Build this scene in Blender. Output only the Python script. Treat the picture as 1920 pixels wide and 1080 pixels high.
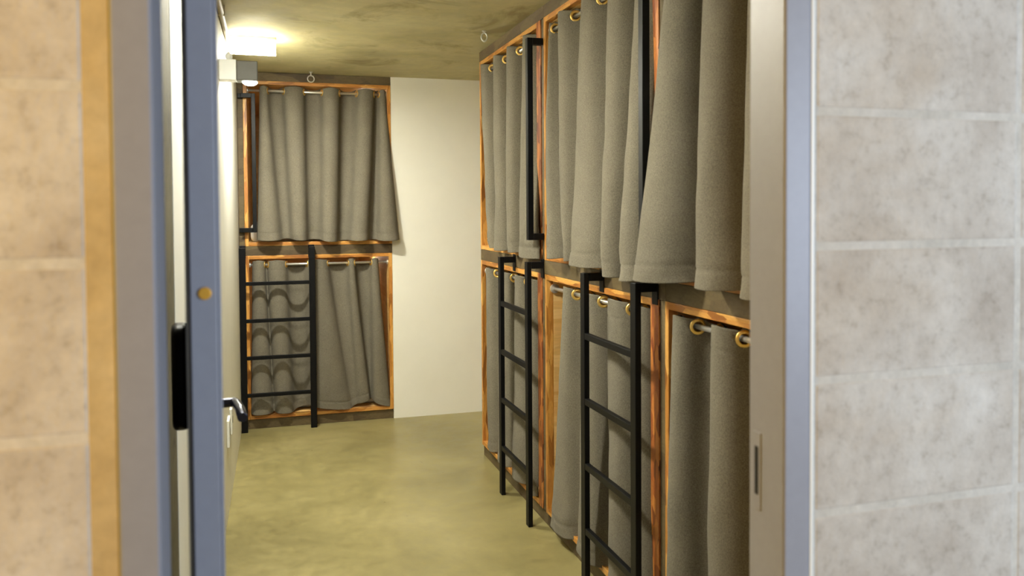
import bpy, bmesh, math, random
from mathutils import Vector, Matrix, noise
random.seed(7)
PI = math.pi
scn = bpy.context.scene
COL = scn.collection
for o in list(bpy.data.objects): bpy.data.objects.remove(o)

# ------------------------------------------------------------------ camera
CAM_H = 1.45
camd = bpy.data.cameras.new('camera')
cam = bpy.data.objects.new('camera', camd); COL.objects.link(cam)
camd.sensor_width = 36.0
camd.lens = 28.806
camd.shift_y = -0.0540
camd.clip_start = 0.02
F = Vector((0.28854899, 0.95705451, -0.02803809))
R = Vector((0.95735767, -0.28883159, -0.00652637))
U = Vector((0.01434438, 0.0249593, 0.99958555))
m = Matrix(((R.x, U.x, -F.x, 0), (R.y, U.y, -F.y, 0), (R.z, U.z, -F.z, CAM_H), (0, 0, 0, 1)))
cam.matrix_world = m
camd.dof.use_dof = True
camd.dof.focus_distance = 4.0
camd.dof.aperture_fstop = 4.0
scn.camera = cam

# ------------------------------------------------------------------ view, world, corridor lights
scn.view_settings.view_transform = 'Standard'
scn.view_settings.look = 'None'
scn.view_settings.gamma = 1.0
scn.view_settings.use_curve_mapping = False
scn.view_settings.exposure = 0.75
w = bpy.data.worlds.new('world'); scn.world = w; w.use_nodes = True
w.node_tree.nodes['Background'].inputs[0].default_value = (0.80, 0.85, 0.95, 1)
w.node_tree.nodes['Background'].inputs[1].default_value = 0.10

def area(name, loc, target, size, size_y, power, color):
    l = bpy.data.lights.new(name, 'AREA'); l.shape = 'RECTANGLE'; l.size = size; l.size_y = size_y
    l.energy = power; l.color = color
    o = bpy.data.objects.new(name, l); COL.objects.link(o); o.location = loc
    o.rotation_euler = (Vector(target) - Vector(loc)).to_track_quat('-Z', 'Y').to_euler()
    return o
area('corridor_window_light', (3.0, -1.6, 1.5), (1.2, 1.03, 1.35), 1.3, 1.4, 68, (0.68, 0.80, 1.0))
area('corridor_lamp_light', (-1.7, 0.0, 1.75), (-0.6, 1.03, 1.4), 0.5, 0.5, 21, (1.0, 0.54, 0.0))
LAMP_COLOR = (1.0, 0.99, 0.87)
LAMP_STRENGTH = 500.0

# ------------------------------------------------------------------ material helpers
def new_mat(name):
    mt = bpy.data.materials.new(name); mt.use_nodes = True
    nt = mt.node_tree
    b = nt.nodes['Principled BSDF']
    return mt, nt, b
def N(nt, t, **kw):
    n = nt.nodes.new(t)
    for k, v in kw.items():
        if k.startswith('i_'): n.inputs[k[2:].replace('_', ' ')].default_value = v
        else: setattr(n, k, v)
    return n
def ramp(nt, stops):
    r = nt.nodes.new('ShaderNodeValToRGB')
    e = r.color_ramp.elements
    while len(e) < len(stops): e.new(0.5)
    for i, (p, c) in enumerate(stops):
        e[i].position = p; e[i].color = (c[0], c[1], c[2], 1)
    return r
def s2l(r, g, b):
    f = lambda c: (c/255/12.92) if c <= 10 else (((c/255)+0.055)/1.055)**2.4
    return (f(r), f(g), f(b))
def coords(nt, scale=(1, 1, 1), gen='Object'):
    tc = nt.nodes.new('ShaderNodeTexCoord'); mp = nt.nodes.new('ShaderNodeMapping')
    mp.inputs['Scale'].default_value = scale
    nt.links.new(tc.outputs[gen], mp.inputs['Vector'])
    return mp.outputs['Vector']
def noise_ramp(nt, vec, scale, detail, stops, rough=0.6, dist=0.0):
    n = N(nt, 'ShaderNodeTexNoise'); n.inputs['Scale'].default_value = scale
    n.inputs['Detail'].default_value = detail; n.inputs['Roughness'].default_value = rough
    n.inputs['Distortion'].default_value = dist
    nt.links.new(vec, n.inputs['Vector'])
    r = ramp(nt, stops); nt.links.new(n.outputs['Fac'], r.inputs['Fac'])
    return n, r
def mix(nt, a, b, fac, mode='MIX'):
    mx = nt.nodes.new('ShaderNodeMix'); mx.data_type = 'RGBA'; mx.blend_type = mode
    for s, v in ((6, a), (7, b), (0, fac)):
        if hasattr(v, 'links'): nt.links.new(v, mx.inputs[s])
        elif isinstance(v, (int, float)): mx.inputs[s].default_value = v
        else: mx.inputs[s].default_value = (v[0], v[1], v[2], 1)
    return mx.outputs[2]
def bump(nt, b, src, strength, dist=0.01):
    bp = nt.nodes.new('ShaderNodeBump'); bp.inputs['Strength'].default_value = strength
    bp.inputs['Distance'].default_value = dist
    nt.links.new(src, bp.inputs['Height']); nt.links.new(bp.outputs[0], b.inputs['Normal'])

def mat_plain(name, col, rough=0.5, metal=0.0, noise_amt=0.08, nscale=30, spec=None, bmp=0.05):
    mt, nt, b = new_mat(name)
    v = coords(nt)
    lo = tuple(c*(1-noise_amt) for c in col); hi = tuple(min(1, c*(1+noise_amt)) for c in col)
    n, r = noise_ramp(nt, v, nscale, 4, [(0.3, lo), (0.7, hi)])
    nt.links.new(r.outputs[0], b.inputs['Base Color'])
    b.inputs['Roughness'].default_value = rough; b.inputs['Metallic'].default_value = metal
    if spec is not None: b.inputs['Specular IOR Level'].default_value = spec
    if bmp: bump(nt, b, n.outputs['Fac'], bmp, 0.002)
    return mt

def mat_concrete(name, c1, c2, c3, rough, scale=1.2, stain=None, bm=0.15, coat=0.0):
    mt, nt, b = new_mat(name)
    v = coords(nt)
    n1, r1 = noise_ramp(nt, v, scale, 6, [(0.30, c1), (0.5, c2), (0.72, c3)], 0.6, 0.3)
    n2, r2 = noise_ramp(nt, v, scale*9, 8, [(0.25, (0.80,)*3), (0.75, (1.12,)*3)], 0.7)
    c = mix(nt, r1.outputs[0], r2.outputs[0], 1.0, 'MULTIPLY')
    if stain:
        n3, r3 = noise_ramp(nt, v, scale*1.7, 5, [(0.56, (1, 1, 1)), (0.68, stain)], 0.65, 0.6)
        c = mix(nt, c, r3.outputs[0], 1.0, 'MULTIPLY')
    nt.links.new(c, b.inputs['Base Color'])
    rr = ramp(nt, [(0.3, (rough*0.75,)*3), (0.7, (min(1, rough*1.25),)*3)])
    nt.links.new(n2.outputs['Fac'], rr.inputs['Fac']); nt.links.new(rr.outputs[0], b.inputs['Roughness'])
    bump(nt, b, n2.outputs['Fac'], bm, 0.004)
    if coat: b.inputs['Coat Weight'].default_value = coat; b.inputs['Coat Roughness'].default_value = 0.22
    return mt

def mat_block(name):
    mt, nt, b = new_mat(name)
    v = coords(nt)
    n1, r1 = noise_ramp(nt, v, 5.0, 5, [(0.30, s2l(181, 173, 162)), (0.5, s2l(200, 195, 186)), (0.70, s2l(214, 212, 206))], 0.6, 0.2)
    n2, r2 = noise_ramp(nt, v, 38, 5, [(0.30, (0.66, 0.63, 0.59)), (0.46, (0.94,)*3), (0.75, (1.12,)*3)], 0.75)
    c = mix(nt, r1.outputs[0], r2.outputs[0], 0.85, 'MULTIPLY')
    n3, r3 = noise_ramp(nt, v, 2.6, 4, [(0.55, (1, 1, 1)), (0.72, (0.92, 0.84, 0.74))], 0.6, 0.5)
    c = mix(nt, c, r3.outputs[0], 0.8, 'MULTIPLY')
    nt.links.new(c, b.inputs['Base Color']); b.inputs['Roughness'].default_value = 0.85
    n4, _ = noise_ramp(nt, v, 90, 4, [(0, (0, 0, 0)), (1, (1, 1, 1))], 0.7)
    bump(nt, b, n4.outputs['Fac'], 0.35, 0.004)
    return mt

def mat_wood(name, cols, rough, axis_scale, band=9.0, dark=0.65):
    """laminated timber: stretched grain plus blocks of different tone"""
    mt, nt, b = new_mat(name)
    v = coords(nt, axis_scale)
    vo = nt.nodes.new('ShaderNodeTexVoronoi'); vo.inputs['Scale'].default_value = band
    nt.links.new(v, vo.inputs['Vector'])
    sx = nt.nodes.new('ShaderNodeSeparateColor'); nt.links.new(vo.outputs['Color'], sx.inputs[0])
    r0 = ramp(nt, [(0.0, cols[0]), (0.35, cols[1]), (0.7, cols[2]), (1.0, cols[3])])
    nt.links.new(sx.outputs[0], r0.inputs['Fac'])
    v2 = coords(nt, tuple(a*1.0 for a in axis_scale))
    n1, r1 = noise_ramp(nt, v2, 22, 7, [(0.25, (dark, dark*0.95, dark*0.9)), (0.55, (1, 1, 1)), (0.8, (1.1, 1.08, 1.05))], 0.65, 1.2)
    c = mix(nt, r0.outputs[0], r1.outputs[0], 0.9, 'MULTIPLY')
    nt.links.new(c, b.inputs['Base Color']); b.inputs['Roughness'].default_value = rough
    bump(nt, b, n1.outputs['Fac'], 0.12, 0.002)
    return mt

def mat_fabric(name, c1, c2):
    mt, nt, b = new_mat(name)
    v = coords(nt)
    n1, r1 = noise_ramp(nt, v, 300, 3, [(0.30, c1), (0.70, c2)], 0.6)
    n2, r2 = noise_ramp(nt, v, 6, 4, [(0.3, (0.92,)*3), (0.7, (1.05,)*3)], 0.6)
    c = mix(nt, r1.outputs[0], r2.outputs[0], 1.0, 'MULTIPLY')
    nt.links.new(c, b.inputs['Base Color']); b.inputs['Roughness'].default_value = 0.95
    b.inputs['Sheen Weight'].default_value = 0.04; b.inputs['Sheen Roughness'].default_value = 0.5
    b.inputs['Specular IOR Level'].default_value = 0.15
    vv = coords(nt, (900, 900, 900))
    wv = nt.nodes.new('ShaderNodeTexNoise'); wv.inputs['Scale'].default_value = 1.0; nt.links.new(vv, wv.inputs['Vector'])
    bump(nt, b, wv.outputs['Fac'], 0.25, 0.001)
    return mt

def mat_emit(name, color, strength, base=(0.9, 0.9, 0.85)):
    mt, nt, b = new_mat(name)
    b.inputs['Base Color'].default_value = (*base, 1)
    v = coords(nt); n, r = noise_ramp(nt, v, 3, 1, [(0.0, tuple(c*0.98 for c in color)), (1.0, color)])
    nt.links.new(r.outputs[0], b.inputs['Emission Color'])
    b.inputs['Emission Strength'].default_value = strength
    return mt

M = {}
M['floor'] = mat_concrete('polished_concrete', s2l(126, 116, 74), s2l(148, 137, 90), s2l(166, 154, 106), 0.36, 1.5, bm=0.03)
M['ceiling'] = mat_concrete('raw_concrete', s2l(160, 150, 108), s2l(188, 177, 132), s2l(206, 197, 154), 0.8, 1.3, stain=(0.62, 0.58, 0.50), bm=0.15)
M['pier'] = mat_concrete('old_concrete', s2l(92, 84, 60), s2l(110, 102, 74), s2l(126, 118, 90), 0.8, 4.0, stain=(0.45, 0.42, 0.38), bm=0.3)
M['plaster'] = mat_plain('white_plaster', s2l(243, 240, 228), 0.75, noise_amt=0.02, nscale=4, bmp=0.03)
M['block'] = mat_block('concrete_block')
M['mortar'] = mat_concrete('mortar', s2l(188, 185, 176), s2l(204, 201, 192), s2l(214, 211, 204), 0.9, 8.0, bm=0.3)
M['filler'] = mat_concrete('yellowed_filler', s2l(176, 152, 104), s2l(196, 174, 126), s2l(206, 188, 146), 0.9, 5.0, bm=0.2)
M['steel'] = mat_plain('grey_painted_steel', s2l(146, 149, 160), 0.42, noise_amt=0.03, nscale=60, bmp=0.08)
M['gasket'] = mat_plain('brown_rubber_seal', s2l(84, 80, 72), 0.7)
M['black'] = mat_plain('black_powder_coat', (0.003, 0.003, 0.0035), 0.45, noise_amt=0.1, nscale=80, bmp=0.05, spec=0.2)
M['blackpl'] = mat_plain('black_plastic', (0.006, 0.006, 0.009), 0.35, noise_amt=0.05)
M['chrome'] = mat_plain('chrome', (0.85, 0.84, 0.80), 0.30, 0.8, noise_amt=0.02, bmp=0)
M['darkchrome'] = mat_plain('dark_metal', (0.03, 0.03, 0.045), 0.25, 0.7, noise_amt=0.03, bmp=0)
M['brass'] = mat_plain('brass', (0.95, 0.66, 0.20), 0.33, 0.85, noise_amt=0.04, bmp=0)
M['plug'] = mat_plain('orange_brass', (0.80, 0.42, 0.05), 0.4, 0.4, bmp=0)
M['fabric'] = mat_fabric('grey_felt_fabric', s2l(96, 90, 78), s2l(132, 125, 109))
wc = [s2l(150, 92, 34), s2l(200, 136, 58), s2l(228, 172, 88), s2l(180, 110, 44)]
wl = [s2l(226, 178, 106), s2l(234, 190, 120), s2l(240, 198, 130), s2l(222, 168, 94)]
wd = [s2l(88, 74, 46), s2l(106, 90, 58), s2l(76, 60, 38), s2l(98, 82, 52)]
M['woodX'] = mat_wood('orange_laminated_timber_lengthwise', wc, 0.45, (0.9, 1.5, 6.0), 9.0)
M['woodY'] = mat_wood('orange_laminated_timber_crosswise', wc, 0.45, (6.0, 0.9, 6.0), 9.0)
M['woodR'] = mat_wood('reddish_laminated_timber_upright', [s2l(104, 50, 20), s2l(168, 92, 40), s2l(206, 132, 62), s2l(134, 66, 26)], 0.45, (6.0, 6.0, 1.6), 9.0)
M['woodZ'] = mat_wood('orange_laminated_timber_upright', wc, 0.45, (6.0, 6.0, 0.9), 9.0)
M['panelX'] = mat_wood('pale_pine_panel', wl, 0.55, (0.35, 0.35, 3.2), 6.0, 0.82)
M['dark'] = mat_wood('weathered_brown_timber', wd, 0.65, (1.2, 1.2, 3.0), 5.0, 0.6)
M['lamp'] = mat_emit('lamp_diffuser', LAMP_COLOR, LAMP_STRENGTH)
M['lamp_dim'] = mat_emit('lamp_diffuser_dim', LAMP_COLOR, LAMP_STRENGTH*1.05)
M['lamp_side'] = mat_emit('lamp_side_glass', LAMP_COLOR, 26.0)
M['berth'] = mat_emit('berth_lamp_glass', (1.0, 0.86, 0.68), 22.0)
M['bulb'] = mat_emit('small_lamp_dome', (1.0, 0.97, 0.85), 14.0)
M['whitepl'] = mat_plain('white_plastic', s2l(235, 235, 228), 0.4, noise_amt=0.01)
M['greypl'] = mat_plain('grey_plastic', s2l(84, 82, 70), 0.5, noise_amt=0.05)
M['pipe'] = mat_plain('beige_pipe', s2l(176, 162, 130), 0.5, noise_amt=0.04)

# ------------------------------------------------------------------ mesh helpers
def add_box(bm, x0, x1, y0, y1, z0, z1, mi=0):
    vs = [bm.verts.new(p) for p in ((x0, y0, z0), (x1, y0, z0), (x1, y1, z0), (x0, y1, z0), (x0, y0, z1), (x1, y0, z1), (x1, y1, z1), (x0, y1, z1))]
    fs = []
    for q in ((0, 3, 2, 1), (4, 5, 6, 7), (0, 1, 5, 4), (1, 2, 6, 5), (2, 3, 7, 6), (3, 0, 4, 7)):
        f = bm.faces.new([vs[i] for i in q]); f.material_index = mi; fs.append(f)
    return fs
def add_prism(bm, pts, z0, z1, mi=0):
    """vertical prism over a plan outline"""
    a = [bm.verts.new((x, y, z0)) for x, y in pts]; b = [bm.verts.new((x, y, z1)) for x, y in pts]
    n = len(pts)
    for f in [bm.faces.new(a[::-1]), bm.faces.new(b)] + [bm.faces.new((a[i], a[(i+1) % n], b[(i+1) % n], b[i])) for i in range(n)]:
        f.material_index = mi
def add_tube(bm, p0, p1, r, seg=20, r1=None, caps=True):
    p0, p1 = Vector(p0), Vector(p1); d = (p1-p0)
    q = d.to_track_quat('Z', 'Y'); r1 = r if r1 is None else r1
    A = []; B = []
    for i in range(seg):
        a = 2*PI*i/seg; c = Vector((math.cos(a), math.sin(a), 0))
        A.append(bm.verts.new(p0 + q @ (c*r))); B.append(bm.verts.new(p1 + q @ (c*r1)))
    for i in range(seg):
        f = bm.faces.new((A[i], A[(i+1) % seg], B[(i+1) % seg], B[i])); f.smooth = True
    if caps: bm.faces.new(A[::-1]); bm.faces.new(B)
def add_sweep(bm, pts, r, seg=14):
    pts = [Vector(p) for p in pts]; rings = []
    for i, p in enumerate(pts):
        t = (pts[min(i+1, len(pts)-1)] - pts[max(i-1, 0)]).normalized()
        q = t.to_track_quat('Z', 'Y')
        rings.append([bm.verts.new(p + q @ Vector((math.cos(2*PI*k/seg)*r, math.sin(2*PI*k/seg)*r, 0))) for k in range(seg)])
    for a, b in zip(rings, rings[1:]):
        # align ring b to ring a
        best = min(range(seg), key=lambda s: (b[s].co - a[0].co).length)
        b[:] = b[best:] + b[:best]
        for k in range(seg):
            f = bm.faces.new((a[k], a[(k+1) % seg], b[(k+1) % seg], b[k])); f.smooth = True
    bm.faces.new(rings[0][::-1]); bm.faces.new(rings[-1])
def add_torus(bm, c, nrm, R_, r, sx=1.0, seg=32, rs=10, stretch=1.0):
    c = Vector(c); q = Vector(nrm).normalized().to_track_quat('Z', 'Y'); g = []
    for i in range(seg):
        a = 2*PI*i/seg; row = []
        for k in range(rs):
            b = 2*PI*k/rs
            row.append(bm.verts.new(c + q @ Vector(((R_+r*math.cos(b))*math.cos(a), (R_+r*math.cos(b))*math.sin(a)*stretch, r*sx*math.sin(b)))))
        g.append(row)
    for i in range(seg):
        for k in range(rs):
            f = bm.faces.new((g[i][k], g[(i+1) % seg][k], g[(i+1) % seg][(k+1) % rs], g[i][(k+1) % rs])); f.smooth = True
def add_dome(bm, c, rx, ry, rz, seg=24, rings=8, down=False, full=False):
    c = Vector(c); s = -1 if down else 1; rows = []
    lo = -PI/2 if full else 0
    for j in range(rings+1):
        ph = lo + (PI/2-lo)*j/rings
        if j == rings: rows.append([bm.verts.new(c + Vector((0, 0, s*rz)))]); break
        rows.append([bm.verts.new(c + Vector((rx*math.cos(ph)*math.cos(2*PI*k/seg), ry*math.cos(ph)*math.sin(2*PI*k/seg), s*rz*math.sin(ph)))) for k in range(seg)])
    for a, b in zip(rows, rows[1:]):
        for k in range(seg):
            if len(b) == 1: f = bm.faces.new((a[k], a[(k+1) % seg], b[0]))
            else: f = bm.faces.new((a[k], a[(k+1) % seg], b[(k+1) % seg], b[k]))
            f.smooth = True
    bm.faces.new(rows[0][::-1])
def obj(name, bm, mats, parent=None, bev=0.0, seg=2):
    bmesh.ops.recalc_face_normals(bm, faces=bm.faces)
    me = bpy.data.meshes.new(name); bm.to_mesh(me); bm.free()
    o = bpy.data.objects.new(name, me); COL.objects.link(o)
    for mt in (mats if isinstance(mats, (list, tuple)) else [mats]): me.materials.append(mt)
    if bev:
        b = o.modifiers.new('bevel', 'BEVEL'); b.width = bev; b.segments = seg; b.limit_method = 'ANGLE'; b.angle_limit = math.radians(40)
    if parent: o.parent = parent; o.matrix_parent_inverse = parent.matrix_world.inverted()
    return o
def box_obj(name, b, mat, parent=None, bev=0.002):
    bm = bmesh.new(); add_box(bm, *b); return obj(name, bm, mat, parent, bev)
def thing(name, label, cat, loc=(0, 0, 0), group=None):
    o = bpy.data.objects.new(name, None); COL.objects.link(o); o.location = loc; o.empty_display_size = 0.1
    o.matrix_world = Matrix.Translation(loc)
    o['label'] = label; o['category'] = cat
    if group: o['group'] = group
    return o
def tag(o, label, cat, group=None):
    o['label'] = label; o['category'] = cat
    if group: o['group'] = group
    return o
def struct(o, label=None):
    o['kind'] = 'structure'
    if label: o['label'] = label
    return o

# ------------------------------------------------------------------ measured layout (metres)
D = 1.03            # front face of the block wall (Y)
XR = 1.213          # front plane of the right bunk row
YB = [4.667, 3.512, 2.345, 1.19]   # bay boundaries of the right row
YF = 5.681          # far wall and far bunk front
XF0, XF1 = -0.166, 0.843           # far bunk left / right
H = 2.371
XJ, XK = -0.1215, 0.7235           # inner faces of the door frame
FW = 0.0455                        # face width of the door frame
DT = 0.13                          # block wall thickness
def xl(y):          # left wall is very slightly out of square
    return -0.213 + (y-1.9)*(0.047/3.78)

# ------------------------------------------------------------------ structure
struct(box_obj('floor', (-3.0, 3.4, -2.5, 7.8, -0.12, 0.0), M['floor'], bev=0), 'polished olive grey concrete floor')
struct(box_obj('ceiling', (-3.0, 3.4, -2.5, 7.8, H, H+0.15), M['ceiling'], bev=0), 'raw concrete ceiling')
bm = bmesh.new(); add_box(bm, XF1+0.001, 3.35, YF, YF+0.15, 0, H); add_box(bm, -0.4, XF0, YF, YF+0.15, 0, H)
add_box(bm, -0.4, 3.35, 7.65, 7.8, 0, H)
struct(obj('wall_back', bm, M['plaster']), 'white plastered end wall')
bm = bmesh.new()
add_prism(bm, [(xl(2.12), 2.12), (xl(YF), YF), (-0.36, YF), (-0.36, 2.12)], 0, H)
struct(obj('wall_left', bm, M['plaster']), 'white plastered side wall')
bm = bmesh.new()
add_prism(bm, [(xl(1.2)+0.004, D+DT), (xl(2.12)-0.001, 2.119), (-0.36, 2.119), (-0.36, D+DT)], 0, H)
struct(obj('wall_pier', bm, M['pier']), 'bare concrete strip of the side wall behind the open door')
bpy.data.objects['wall_pier'].name = 'wall_left_concrete'
bm = bmesh.new(); add_box(bm, 3.25, 3.4, D+DT, 6.15, 0, H)
struct(obj('wall_right', bm, M['plaster']))

# block wall with doorway: mortar core and individual blocks in one mesh
bm = bmesh.new()
DH = 2.10
ZJ = 1.5926
XO0, XO1 = XJ-FW, XK+FW
g = -0.0006
add_box(bm, -3.0, XO0, D+g, D+DT, 0, H, 1); add_box(bm, XO1, 3.25, D+g, D+DT, 0, H, 1)
add_box(bm, XO0, XO1, D+g, D+DT, DH+0.05, H, 1)
def blocks(xs, zlo=0.0):
    for a, b in xs:
        k = -5
        z = ZJ + 0.2*5
        while z > -0.2:
            z0, z1 = z-0.2+0.0055, z-0.0055
            if z1 > zlo+0.01 and z0 < H:
                add_box(bm, a+0.005, b-0.005, D-0.0015+random.uniform(-0.0004, 0.0004), D+0.05, max(z0, zlo), min(z1, H-0.001), 0)
            z -= 0.2
right = [(XO1+0.006, 1.163)] + [(1.163+0.4*i, 1.163+0.4*(i+1)) for i in range(5)]
left = [(-0.191-0.4*(i+1), -0.191-0.4*i) for i in range(6)]
blocks(right); blocks(left); blocks([(-0.13, 0.37), (0.37, 0.72)], DH+0.06)
wf = obj('wall_front', bm, [M['block'], M['mortar']], bev=0.003, seg=2)
struct(wf, 'concrete block wall around the doorway')
# pale filler between frame and blocks
box_obj('trim_1', (XO1-0.0005, XO1+0.007, D-0.003, D+0.02, 0, DH+0.05), M['whitepl'], bev=0.002)
struct(bpy.data.objects['trim_1'], 'pale sealant joint beside the door frame')
bm = bmesh.new(); add_box(bm, -0.1955, XO0+0.0005, D-0.0012, D+0.02, 0, H)
struct(obj('trim_2', bm, M['filler'], bev=0.001), 'plaster strip between blocks and door frame')

# ------------------------------------------------------------------ door
door = thing('door_1', '', 'door', (XJ, D, 0)); del door['label']; del door['category']
door['kind'] = 'structure'
door['label'] = 'grey steel door standing open against the side wall'
FD = 0.095
bm = bmesh.new()
YI = D+FD
add_box(bm, XO0, XJ, D-0.004, YI, 0, DH+0.045)
add_box(bm, XK, XO1, D-0.004, YI-0.008, 0, DH+0.045)
add_box(bm, XJ, XK, D-0.004, YI, DH, DH+0.045)
fr = obj('door_frame', bm, M['steel'], door, bev=0.004, seg=3)
# strike plate on the right reveal
bm = bmesh.new()
ys = 1.094
add_box(bm, XK-0.0015, XK+0.001, ys-0.010, ys+0.010, 0.985, 1.105)
st = obj('strike_plate', bm, M['steel'], fr, bev=0.0008)
bm = bmesh.new(); add_box(bm, XK-0.0022, XK-0.0012, ys-0.0045, ys+0.0045, 1.008, 1.083)
obj('strike_slot', bm, M['blackpl'], fr, bev=0.0003)
for i, z in enumerate((0.995, 1.094)):
    bm = bmesh.new(); add_dome(bm, (0, 0, 0), 0.006, 0.006, 0.003)
    s = obj('screw', bm, M['chrome'], fr); s.rotation_euler = (0, -PI/2, 0)
    s.location = fr.matrix_world.inverted() @ Vector((XK-0.0015, ys, z)) if False else Vector((XK-0.0015, ys, z)) - Vector(fr.matrix_world.translation)
    s.matrix_parent_inverse = Matrix()
    s.location = Vector((XK-0.0015, ys, z)) - Vector((XJ, D, 0)) - Vector((0, 0, 0))
# leaf, opened a little more than square
hx, hy = -0.0945, 1.14          # near left corner of the leaf (hinge edge)
LT, LL = 0.038, 0.83
ang = math.radians(4.6)
ax = Vector((-math.sin(ang), math.cos(ang), 0)); nx = Vector((math.cos(ang), math.sin(ang), 0))
def leafpt(t, l, z): # t across thickness from room side, l along the leaf
    return Vector((hx, hy, 0)) + nx*t + ax*l + Vector((0, 0, z))
def leaf_box(bm, t0, t1, l0, l1, z0, z1):
    vs = [bm.verts.new(leafpt(*q)) for q in ((t0, l0, z0), (t1, l0, z0), (t1, l1, z0), (t0, l1, z0), (t0, l0, z1), (t1, l0, z1), (t1, l1, z1), (t0, l1, z1))]
    for q in ((0, 3, 2, 1), (4, 5, 6, 7), (0, 1, 5, 4), (1, 2, 6, 5), (2, 3, 7, 6), (3, 0, 4, 7)): bm.faces.new([vs[i] for i in q])
bm = bmesh.new()
leaf_box(bm, 0, LT-0.005, 0, LL, 0.012, DH-0.01)
leaf_box(bm, LT-0.005, LT, 0.003, LL, 0.012, DH-0.01)
leaf = obj('door_leaf', bm, M['steel'], door, bev=0.0015)
bm = bmesh.new(); leaf_box(bm, -0.006, 0.0, 0.004, LL-0.004, 0.02, DH-0.02)
obj('edge_seal', bm, M['gasket'], leaf, bev=0.001)
bm = bmesh.new()
c = leafpt(LT*0.47, 0, 1.343)
add_tube(bm, c+ax*0.004, c-ax*0.0035, 0.0083, 24)

obj('round_plug', bm, M['plug'], leaf, bev=0.0015, seg=3)
# lock body on the room side of the leaf
def rounded_prism(bm, l0, l1, z0, z1, t0, t1, r, n=8):
    pts = []
    for cx_, cz_, a0 in ((l1-r, z1-r, 0), (l0+r, z1-r, 90), (l0+r, z0+r, 180), (l1-r, z0+r, 270)):
        for i in range(n+1):
            a = math.radians(a0+90*i/n); pts.append((cx_+r*math.cos(a), cz_+r*math.sin(a)))
    A = [bm.verts.new(leafpt(t0, l, z)) for l, z in pts]; B = [bm.verts.new(leafpt(t1, l, z)) for l, z in pts]
    bm.faces.new(A[::-1]); bm.faces.new(B)
    for i in range(len(pts)): bm.faces.new((A[i], A[(i+1) % len(pts)], B[(i+1) % len(pts)], B[i]))
bm = bmesh.new(); rounded_prism(bm, LL-0.13, LL-0.03, 0.985, 1.21, -0.041, -0.006, 0.03)
obj('lock_body', bm, M['blackpl'], leaf, bev=0.012, seg=4)
bm = bmesh.new(); rounded_prism(bm, LL-0.12, LL-0.045, 1.0, 1.2, LT, LT+0.008, 0.015)
lr = LL-0.07
add_tube(bm, leafpt(LT+0.006, lr, 1.028), leafpt(LT+0.05, lr, 1.028), 0.0105)
add_sweep(bm, [leafpt(LT+0.046, lr+0.004, 1.028), leafpt(LT+0.052, lr-0.02, 1.027), leafpt(LT+0.056, lr-0.06, 1.025), leafpt(LT+0.058, lr-0.115, 1.02)], 0.0105)
obj('lever_handle', bm, M['darkchrome'], leaf, bev=0.001)
for z in (0.25, 1.85):
    bm = bmesh.new(); add_tube(bm, (XJ+0.008, YI+0.004, z-0.05), (XJ+0.008, YI+0.004, z+0.05), 0.007); obj('hinge', bm, M['steel'], fr)

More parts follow.
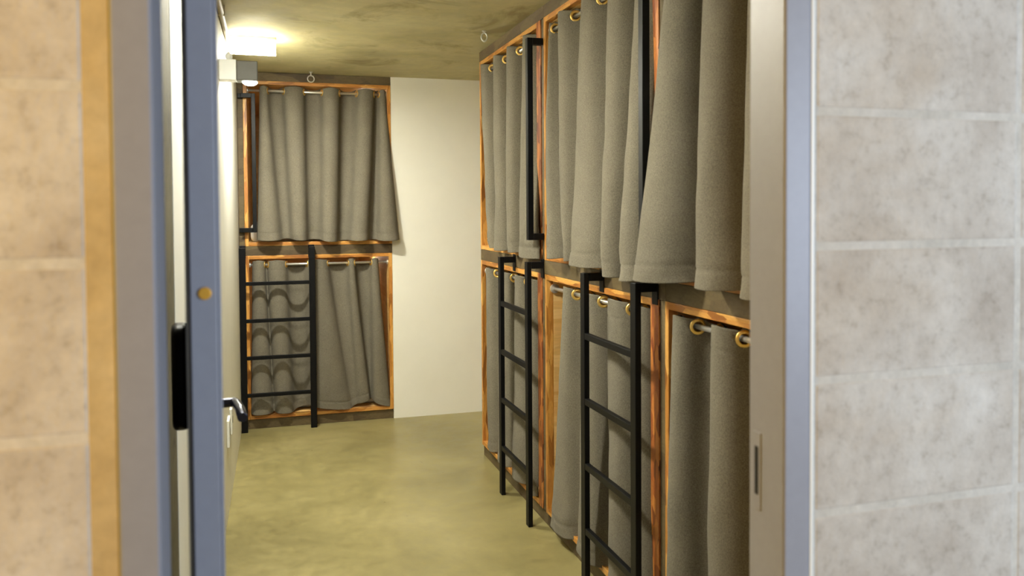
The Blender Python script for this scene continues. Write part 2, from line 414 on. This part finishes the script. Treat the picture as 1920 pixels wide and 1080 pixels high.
# ------------------------------------------------------------------ bunks
LTK = 0.024      # liner board thickness
Z_KICK, Z_L1, Z_R0, Z_R1, Z_HD = 0.066, 0.0, 1.157, 1.222, 2.313
def make_bunk(axis, a0, a1, plane, label, near_board=0.0, near_post=0.0, far_post=0.0, depth=2.0, sign=1):
    """axis 'X': opening runs along X and the pod goes back in +Y; axis 'Y': opening runs along Y, pod goes back in +X.
    a0 < a1; near/low side a0."""
    def bx(bm, s0, s1, d0, d1, z0, z1):
        if axis == 'X': add_box(bm, s0, s1, plane+d0, plane+d1, z0, z1)
        else: add_box(bm, plane+d0, plane+d1, s0, s1, z0, z1)
    base = ((a0+a1)/2, plane+depth/2, 0) if axis == 'X' else (plane+depth/2, (a0+a1)/2, 0)
    t = thing('bunk_bed', label, 'bunk bed', base)
    L = 'woodX' if axis == 'X' else 'woodY'
    # dark outer frame
    bm = bmesh.new()
    bx(bm, a0, a1, 0.012, 0.06, 0.0, Z_KICK)
    obj('plinth', bm, M['dark'], t, 0.002)
    bm = bmesh.new(); bx(bm, a0, a1, 0.002, 0.06, Z_R0, Z_R1-0.003); obj('middle_rail', bm, M['dark'], t, 0.002)
    bm = bmesh.new(); bx(bm, a0, a1, 0.0, 0.06, Z_HD, H-0.002); obj('top_rail', bm, M['dark'], t, 0.002)
    for z0, z1 in ((Z_KICK, Z_R0), (Z_R1-0.003, Z_HD)):
        if near_post:
            bm = bmesh.new(); bx(bm, a0, a0+near_post, 0.004, 0.06, z0, z1); obj('post', bm, M['dark'], t, 0.002)
        if far_post:
            bm = bmesh.new(); bx(bm, a1-far_post, a1, 0.004, 0.06, z0, z1); obj('post', bm, M['dark'], t, 0.002)
    i0, i1 = a0+near_post, a1-far_post
    for z0, z1, lv in ((Z_KICK, Z_R0-0.0005, 'lower'), (Z_R1-0.002, Z_HD-0.0005, 'upper')):
        nb = near_board if near_board else LTK
        # front edging of the pod and its boards, one object each
        def board(nm, q, mt_, bv=0.0015):
            bm = bmesh.new(); bx(bm, *q); return obj(nm, bm, mt_, t, bv)
        board('front_edging', (i0, i1, 0.0, 0.03, z1-LTK, z1), M[L]); board('front_edging', (i0, i1, 0.0, 0.03, z0, z0+LTK), M[L])
        board('side_edging', (i0, i0+nb, -0.0005, 0.032, z0, z1), M['woodR' if near_board else 'woodZ']); board('side_edging', (i1-LTK, i1, -0.0005, 0.032, z0, z1), M['woodZ'])
        board('side_panel', (i0, i0+LTK, 0.0325, depth, z0, z1), M['panelX']); board('side_panel', (i1-LTK, i1, 0.0325, depth, z0, z1), M['panelX'])
        board('roof_panel', (i0+LTK, i1-LTK, 0.0325, depth, z1-LTK, z1), M['panelX']); board('base_panel', (i0+LTK, i1-LTK, 0.0325, depth, z0, z0+LTK), M['panelX'])
        board('back_panel', (i0+LTK, i1-LTK, depth-0.02, depth, z0+LTK, z1-LTK), M['panelX'])
        # mattress
        bm = bmesh.new(); bx(bm, i0+LTK+0.01, i1-LTK-0.01, 0.12, depth-0.03, z0+LTK, z0+LTK+0.12)
        obj('mattress', bm, M['whitepl'], t, 0.03, 4)
        # curtain rod with end flanges
        zr = ROD_UP if lv == 'upper' else ROD_LO
        bm = bmesh.new()
        s0, s1 = i0+nb*1.0 if not near_board else i0+LTK, i1-LTK
        if near_board: s0 = i0+near_board
        if axis == 'X':
            add_tube(bm, (s0, plane+RODD, zr), (s1, plane+RODD, zr), 0.0085)
            for s, e_ in ((s0, 1), (s1, -1)): add_tube(bm, (s, plane+RODD, zr), (s+e_*0.01, plane+RODD, zr), 0.019)
        else:
            add_tube(bm, (plane+RODD, s0, zr), (plane+RODD, s1, zr), 0.0085)
            for s, e_ in ((s0, 1), (s1, -1)): add_tube(bm, (plane+RODD, s, zr), (plane+RODD, s+e_*0.012, zr), 0.021)
        obj('curtain_rod', bm, M['chrome'], t)
    return t
ROD_UP, ROD_LO, RODD = 2.251, 1.093, 0.036
NB, NP = 0.060, 0.042
bunks = []
bunks.append(make_bunk('X', XF0+0.002, XF1, YF, 'two tier timber bunk facing the doorway beside the white end wall', near_post=0.036, depth=1.9))
names = ['two tier timber bunk bay at the far end of the right hand row',
         'two tier timber bunk bay in the middle of the right hand row',
         'two tier timber bunk bay nearest the door, partly hidden by the door frame']
for k in range(3):
    far = 0.004 if k == 0 else 0.0
    bunks.append(make_bunk('Y', YB[k+1], YB[k]-0.0005, XR, names[k], near_board=NB, near_post=NP, far_post=0.008 if k == 0 else 0.0))

# reading lamps under the roofs of the far bunk's two berths
for zt, dd in ((Z_R0-0.0005-LTK, 0.50), (Z_HD-0.0005-LTK, 0.0)):
    bm = bmesh.new(); add_box(bm, 0.66, 0.76, YF+dd+0.26, YF+dd+0.36, zt-0.012, zt-0.0005)
    bl = obj('reading_lamp', bm, M['whitepl'], bunks[0], 0.003)
    bm = bmesh.new(); add_box(bm, 0.665, 0.755, YF+dd+0.265, YF+dd+0.355, zt-0.026, zt-0.0121)
    obj('lamp_glass', bm, M['berth'], bl, 0.006, 3)
# grab bars beside the upper berths (bolted to the bunks)
def grab_right(y, parent):
    bm = bmesh.new(); x = 1.150; wv = 0.015
    add_box(bm, x-0.013, x+0.013, y-wv, y+wv, 1.312, 2.222)
    for z in (1.312, 2.192): add_box(bm, x+0.0131, XR-0.001, y-wv, y+wv, z, z+0.03)
    obj('grab_bar', bm, M['black'], parent, 0.002)

grab_right(YB[1]+0.018, bunks[1]); grab_right(YB[2]+0.018, bunks[2])
bm = bmesh.new()
add_box(bm, -0.076, -0.05, YF-0.048, YF-0.022, 1.312, 2.222)
for z in (1.312, 2.192):
    add_box(bm, -0.14, -0.0761, YF-0.048, YF-0.022, z, z+0.03); add_box(bm, -0.16, -0.135, YF-0.022, YF+0.003, z, z+0.03)
obj('grab_bar', bm, M['black'], bunks[0], 0.002)

# ------------------------------------------------------------------ ladders
def make_ladder(axis, c0, c1, plane, label):
    """c0, c1 centres of the two rails along the wall, plane = front face of the bunk; the ladder stands out from it"""
    def P(s, d): return (s, plane-d) if axis == 'X' else (plane-d, s)
    def bx(bm, s0, s1, d0, d1, z0, z1):
        (xa, ya), (xb, yb) = P(s0, d0), P(s1, d1)
        add_box(bm, min(xa, xb), max(xa, xb), min(ya, yb), max(ya, yb), z0, z1)
    x, y = P((c0+c1)/2, 0.066)
    t = thing('ladder', label, 'ladder', (x, y, 0), 'bunk ladders')
    hw = 0.020
    for c in (c0, c1):
        bm = bmesh.new(); bx(bm, c-hw, c+hw, 0.060, 0.081, 0.0, 1.212); obj('side_rail', bm, M['black'], t, 0.002)
        bm = bmesh.new(); bx(bm, c-hw, c+hw, 0.003, 0.0595, 1.182, 1.212); bx(bm, c-hw, c+hw, -0.002+0.0005, 0.003, 1.138, 1.224)
        h = obj('hook', bm, M['black'], t, 0.0015)
        bm = bmesh.new(); x_, y_ = P(c, 0.004)
        a = (x_, y_, 1.203+0.012); b = P(c, 0.007); add_tube(bm, a, (b[0], b[1], 1.215), 0.004, 10); obj('bolt', bm, M['darkchrome'], h)
    for z in (0.242, 0.488, 0.732, 0.977):
        bm = bmesh.new(); bx(bm, c0+hw-0.001, c1-hw+0.001, 0.061, 0.080, z-0.012, z+0.012); obj('rung', bm, M['black'], t, 0.002)
    return t
make_ladder('X', -0.1445, 0.2965, YF, 'black metal ladder on the far bunk, its left rail against the white wall')
make_ladder('Y', 3.541, 3.985, XR, 'black metal ladder hooked on the far bay of the right bunk row')
make_ladder('Y', 2.412, 2.852, XR, 'black metal ladder hooked on the middle bay, the ladder nearest the door')

# ------------------------------------------------------------------ curtains
def smooth(a, it=2):
    for _ in range(it):
        a = [a[0]] + [(a[i-1]+2*a[i]+a[i+1])/4 for i in range(1, len(a)-1)] + [a[-1]]
    return a
def make_curtain(axis, plane, top, bot, zrod, zbot, label, B, amp_t=0.052, amp_b=0.056, sag=0.03, seed=0, group='grey bunk curtains', bow=1.0, amps_b=None, holes=True):
    """top / bot: fold boundaries along the rod at the heading and at the hem; folds alternate front, back, front ..."""
    n = 14; K = len(top)-1
    topz = zrod + 0.032
    ps_t, ps_b, dt, db, zb, sg = [], [], [], [], [], []
    for k in range(K):
        sgn = 1 if k % 2 == 0 else -1
        lt, lb = abs(top[k+1]-top[k]), abs(bot[k+1]-bot[k])
        at = min(amp_t, 0.46*lt+0.008); ab = (amps_b[k] if amps_b else min(amp_b, 0.44*lb+0.010))
        for i in range(n if k < K-1 else n+1):
            v = i/n
            om = -0.10*math.sin(2*PI*v)
            ps_t.append(top[k]+(top[k+1]-top[k])*(v+om)); ps_b.append(bot[k]+(bot[k+1]-bot[k])*(v+om*0.8))
            s = math.sin(PI*v)
            dt.append(sgn*at*s); db.append(sgn*ab*s)
            za, zc = zbot[k], zbot[k+1]
            zb.append(za+(zc-za)*v - (0.006*s if sgn > 0 else -0.004*s))
            sg.append((sag*s*min(1, lt/0.1)) if sgn < 0 else 0.010*(abs(2*v-1)))
    dt, db, ps_t, ps_b, zb = smooth(dt, 1), smooth(db, 2), smooth(ps_t, 2), smooth(ps_b, 3), smooth(zb, 4)
    m_ = len(ps_t)
    L = topz-min(zb)
    rows = [0.0, 0.006, 0.012, 0.018, 0.024, 0.030, 0.036, 0.042, 0.048, 0.054, 0.06, 0.066, 0.072, 0.08]
    x = 0.10
    while x < L-0.06: rows.append(x); x += 0.022
    rows += [L-0.058, L-0.052, L-0.046, L-0.035, L-0.022, L-0.010, L-0.003, L]
    grid = []; pos = []
    bm = bmesh.new()
    for q in rows:
        t = q/L; rr = []; pr = []
        gp = t**1.15; gd = min(1, t*1.0)**0.8
        for i in range(m_):
            zt = topz - sg[i]
            z = zt + (zb[i]-zt)*t
            s = ps_t[i]+(ps_b[i]-ps_t[i])*gp
            d = dt[i]+(db[i]-dt[i])*gd + B*(t**bow)
            w1 = noise.noise(Vector((s*6+seed*3.1, z*2.6, seed*7.7)))*0.012*t
            w2 = noise.noise(Vector((s*16+seed, z*9, seed*2.3)))*0.0035*min(1, 0.3+t)
            # soft gathers near the hem
            w3 = noise.noise(Vector((s*12+seed*5, z*14+3, seed)))*0.011*max(0, (t-0.82)/0.18)
            d += w1+w2+w3
            if abs(q-(L-0.052)) < 0.001: d -= 0.0025
            if abs(q-0.066) < 0.001: d -= 0.0018
            p = (s, plane-d, z) if axis == 'X' else (plane-d, s, z)
            v = bm.verts.new(p); rr.append(v); pr.append(Vector(p))
        grid.append(rr); pos.append(pr)
    # ring positions: the inner fold boundaries at rod height
    rings = []
    for k in range(1, K):
        i = k*n
        j = min(range(len(rows)), key=lambda a: abs(pos[a][i].z-zrod))
        tan = (pos[j][min(i+1, m_-1)]-pos[j][max(i-1, 0)]); tan.z = 0; tan.normalize()
        nn = Vector((-tan.y, tan.x, 0))
        rings.append((Vector((pos[j][i].x, pos[j][i].y, zrod)), nn))
    for a in range(len(rows)-1):
        for i in range(m_-1):
            c_ = (pos[a][i]+pos[a+1][i+1])/2
            if any((c_-rc).length < 0.0185 for rc, _ in rings): continue
            f = bm.faces.new((grid[a][i], grid[a][i+1], grid[a+1][i+1], grid[a+1][i])); f.smooth = True
    bmesh.ops.delete(bm, geom=[v for v in bm.verts if not v.link_faces], context='VERTS')
    mid = sum((p for p in (pos[0][0], pos[0][-1])), Vector())/2
    t_ = thing('curtain', label, 'curtain', (mid.x, mid.y, min(zb)), group)
    o = obj('curtain_panel', bm, M['fabric'], t_)
    s = o.modifiers.new('solidify', 'SOLIDIFY'); s.thickness = 0.0024; s.offset = 0
    ring_me = None
    for c_, nn in rings:
        if ring_me is None:
            bm = bmesh.new(); add_torus(bm, (0, 0, 0), (0, 0, 1), 0.0195, 0.0055, sx=0.75); 
            r = obj('grommet', bm, M['brass'], t_); ring_me = r.data
        else:
            r = bpy.data.objects.new('grommet', ring_me); COL.objects.link(r); r.parent = t_
        r.parent = t_; r.matrix_parent_inverse = Matrix()
        r.location = c_-t_.location
        r.rotation_euler = nn.to_track_quat('Z', 'Y').to_euler()
    return t_
PX = XR+RODD; PY = YF+RODD
def zs(lst): return lst
# far bunk
make_curtain('X', PY, [-0.022, 0.03, 0.13, 0.265, 0.382, 0.501, 0.616, 0.736, 0.765, 0.815],
             [-0.05, 0.10, 0.17, 0.27, 0.36, 0.47, 0.55, 0.675, 0.745, 0.885], ROD_UP,
             [1.262, 1.262, 1.266, 1.256, 1.256, 1.244, 1.25, 1.255, 1.246, 1.25],
             'grey curtain of the far bunk\'s upper berth, flaring over the white wall', 0.085, sag=0.012, seed=1)
make_curtain('X', PY, [-0.085, -0.003, 0.012, 0.133, 0.267, 0.408, 0.541, 0.587, 0.70, 0.75],
             [-0.105, 0.035, 0.05, 0.17, 0.28, 0.55, 0.60, 0.68, 0.705, 0.825], ROD_LO,
             [0.105, 0.105, 0.105, 0.102, 0.13, 0.085, 0.12, 0.145, 0.13, 0.08],
             'grey curtain of the far bunk\'s lower berth, striped by ladder shadows', 0.026, sag=0.045, seed=2, amps_b=[0.045, 0.012, 0.05, 0.05, 0.04, 0.015, 0.02, 0.04, 0.03][:9])
# right row, upper berths
make_curtain('Y', PX, [4.63, 4.50, 4.36, 4.22, 4.10, 3.97, 3.83, 3.68],
             [4.30, 4.22, 4.19, 4.05, 3.98, 3.86, 3.80, 3.54], ROD_UP, [1.25, 1.25, 1.245, 1.24, 1.245, 1.24, 1.235, 1.225],
             'grey upper curtain of the right bunk row\'s far bay, beside the first grab bar', 0.055, amp_b=0.042, sag=0.012, seed=3)
make_curtain('Y', PX, [3.485, 3.455, 3.33, 3.20, 3.06, 2.92, 2.80, 2.65, 2.56, 2.42],
             [3.27, 3.17, 3.11, 3.06, 3.03, 2.76, 2.68, 2.58, 2.545, 2.40], ROD_UP, [1.25, 1.25, 1.25, 1.245, 1.245, 1.235, 1.225, 1.215, 1.215, 1.22],
             'grey upper curtain of the middle bay in the right bunk row', 0.075, sag=0.012, seed=4)
make_curtain('Y', PX, [2.30, 2.16, 2.09, 1.93, 1.86, 1.72, 1.60, 1.46, 1.36, 1.27],
             [2.42, 2.12, 2.02, 1.83, 1.79, 1.60, 1.52, 1.40, 1.34, 1.24], ROD_UP, [1.232, 1.235, 1.24, 1.24, 1.235, 1.24, 1.24, 1.24, 1.24, 1.24],
             'grey upper curtain of the bay nearest the door, widest in view', 0.085, amp_t=0.066, amp_b=0.072, sag=0.012, seed=5)
# right row, lower berths
make_curtain('Y', PX, [4.53, 4.43, 4.24, 4.10, 3.98, 3.86, 3.75, 3.65],
             [4.52, 4.36, 4.31, 4.11, 4.02, 3.80, 3.72, 3.63], ROD_LO, [0.10, 0.10, 0.095, 0.09, 0.095, 0.10, 0.10, 0.10],
             'grey lower curtain of the right bunk row\'s far bay, behind the far right ladder', 0.026, amp_b=0.036, sag=0.03, seed=6)
make_curtain('Y', PX, [3.28, 3.20, 3.06, 2.92, 2.82, 2.66, 2.56, 2.47],
             [3.40, 3.16, 3.08, 2.86, 2.76, 2.60, 2.54, 2.42], ROD_LO, [0.065, 0.075, 0.095, 0.08, 0.10, 0.10, 0.10, 0.10],
             'grey lower curtain of the middle bay, behind the nearest ladder', 0.036, amp_b=0.042, sag=0.03, seed=7)
make_curtain('Y', PX, [2.30, 2.20, 2.08, 1.95, 1.85, 1.71, 1.62, 1.48, 1.40, 1.28],
             [2.31, 2.17, 2.06, 1.90, 1.82, 1.68, 1.60, 1.46, 1.38, 1.28], ROD_LO, [0.10]*10,
             'grey lower curtain of the bay nearest the door', 0.030, sag=0.03, seed=8)

# ------------------------------------------------------------------ lamps, fittings
def ceiling_lamp(y0, y1, label, mt='lamp'):
    t = thing('ceiling_lamp', label, 'ceiling lamp', (-0.04, (y0+y1)/2, H), 'ceiling lamps')
    bm = bmesh.new(); add_box(bm, -0.166, 0.070, y0-0.002, y1+0.002, H-0.014, H-0.0005); obj('lamp_base', bm, M['whitepl'], t, 0.002)
    bm = bmesh.new(); fs = add_box(bm, -0.163, 0.068, y0, y1, H-0.084, H-0.0141, 1); fs[0].material_index = 0
    obj('diffuser', bm, [M[mt], M['lamp_side']], t)
    return t
ceiling_lamp(4.55, 4.62, 'glowing white rectangular lamp on the concrete ceiling by the left wall')
ceiling_lamp(2.62, 2.69, 'rectangular ceiling lamp above the door end of the room, out of view', 'lamp_dim')

t = thing('emergency_light', 'small grey and white wall light with glowing dome high on the left wall', 'wall light', (-0.16, 3.93, 2.04))
xw = xl(3.95)
bm = bmesh.new(); add_box(bm, xw, -0.113, 3.90, 3.97, 2.040, 2.134); obj('bracket', bm, M['whitepl'], t, 0.004)
bm = bmesh.new(); add_box(bm, -0.1128, -0.022, 3.902, 4.0, 2.042, 2.130); obj('lamp_housing', bm, M['greypl'], t, 0.003)  # dark grey includes the shade on the housing's backlit face
bm = bmesh.new(); add_dome(bm, (-0.056, 3.95, 2.0418), 0.034, 0.034, 0.018, down=True); obj('dome', bm, M['bulb'], t)
bm = bmesh.new(); add_dome(bm, (-0.146, 3.94, 2.152), 0.016, 0.016, 0.018, full=True); obj('knob', bm, M['whitepl'], t)

bm = bmesh.new()
pipe_pts = [(-0.172-0.004*(4.4-y)*0.6, y, 2.335) for y in (1.35, 2.0, 3.0, 3.8, 4.2, 4.54)]
add_sweep(bm, pipe_pts, 0.0125)
t = tag(obj('conduit_pipe', bm, M['pipe']), 'thin beige conduit running along the ceiling corner to the lamp', 'pipe')
for y in (2.6, 3.9):
    bm = bmesh.new(); xx = -0.172-0.004*(4.4-y)*0.6
    add_box(bm, xx-0.018, xx+0.016, y-0.01, y+0.01, 2.325, H-0.0005)
    obj('clip', bm, M['pipe'], t, 0.002)

def eye_bolt(loc, nrm, R_, stretch, label):
    t = thing('eye_bolt', label, 'eye bolt', (loc[0], loc[1], H))
    bm = bmesh.new(); add_tube(bm, (loc[0], loc[1], H-0.0005), (loc[0], loc[1], H-0.004), 0.012); add_tube(bm, (loc[0], loc[1], H-0.004), (loc[0], loc[1], loc[2]+R_*stretch), 0.0042)
    obj('shank', bm, M['chrome'], t)
    bm = bmesh.new(); add_torus(bm, loc, nrm, R_, 0.0038, stretch=stretch); obj('ring', bm, M['chrome'], t)
eye_bolt((0.305, 5.60, 2.324), (0.1, -1, 0), 0.0215, 1.0, 'round steel eye bolt in the ceiling in front of the far bunk')
eye_bolt((1.094, 4.10, 2.3385), (-0.25, -1, 0), 0.0145, 1.45, 'elongated steel eye bolt in the ceiling beside the right bunk row')

def outlet(y0, y1, z0, z1, label, th):
    y = (y0+y1)/2; xw = xl(y)
    t = thing('wall_outlet', label, 'wall outlet', (xw, y, z0), 'wall outlets')
    bm = bmesh.new(); add_box(bm, xl(y1)-0.001, xw+th, y0, y1, z0, z1); p = obj('cover_plate', bm, M['whitepl'], t, 0.003)
    bm = bmesh.new(); add_tube(bm, (xw+th-0.0002, y, (z0+z1)/2), (xw+th+0.0012, y, (z0+z1)/2), 0.018); obj('socket', bm, M['greypl'], t)
outlet(4.06, 4.18, 0.335, 0.462, 'white wall outlet low on the left wall, the one nearer the door', 0.012)
outlet(4.30, 4.42, 0.335, 0.462, 'white wall outlet low on the left wall, the one nearer the far bunk', 0.012)
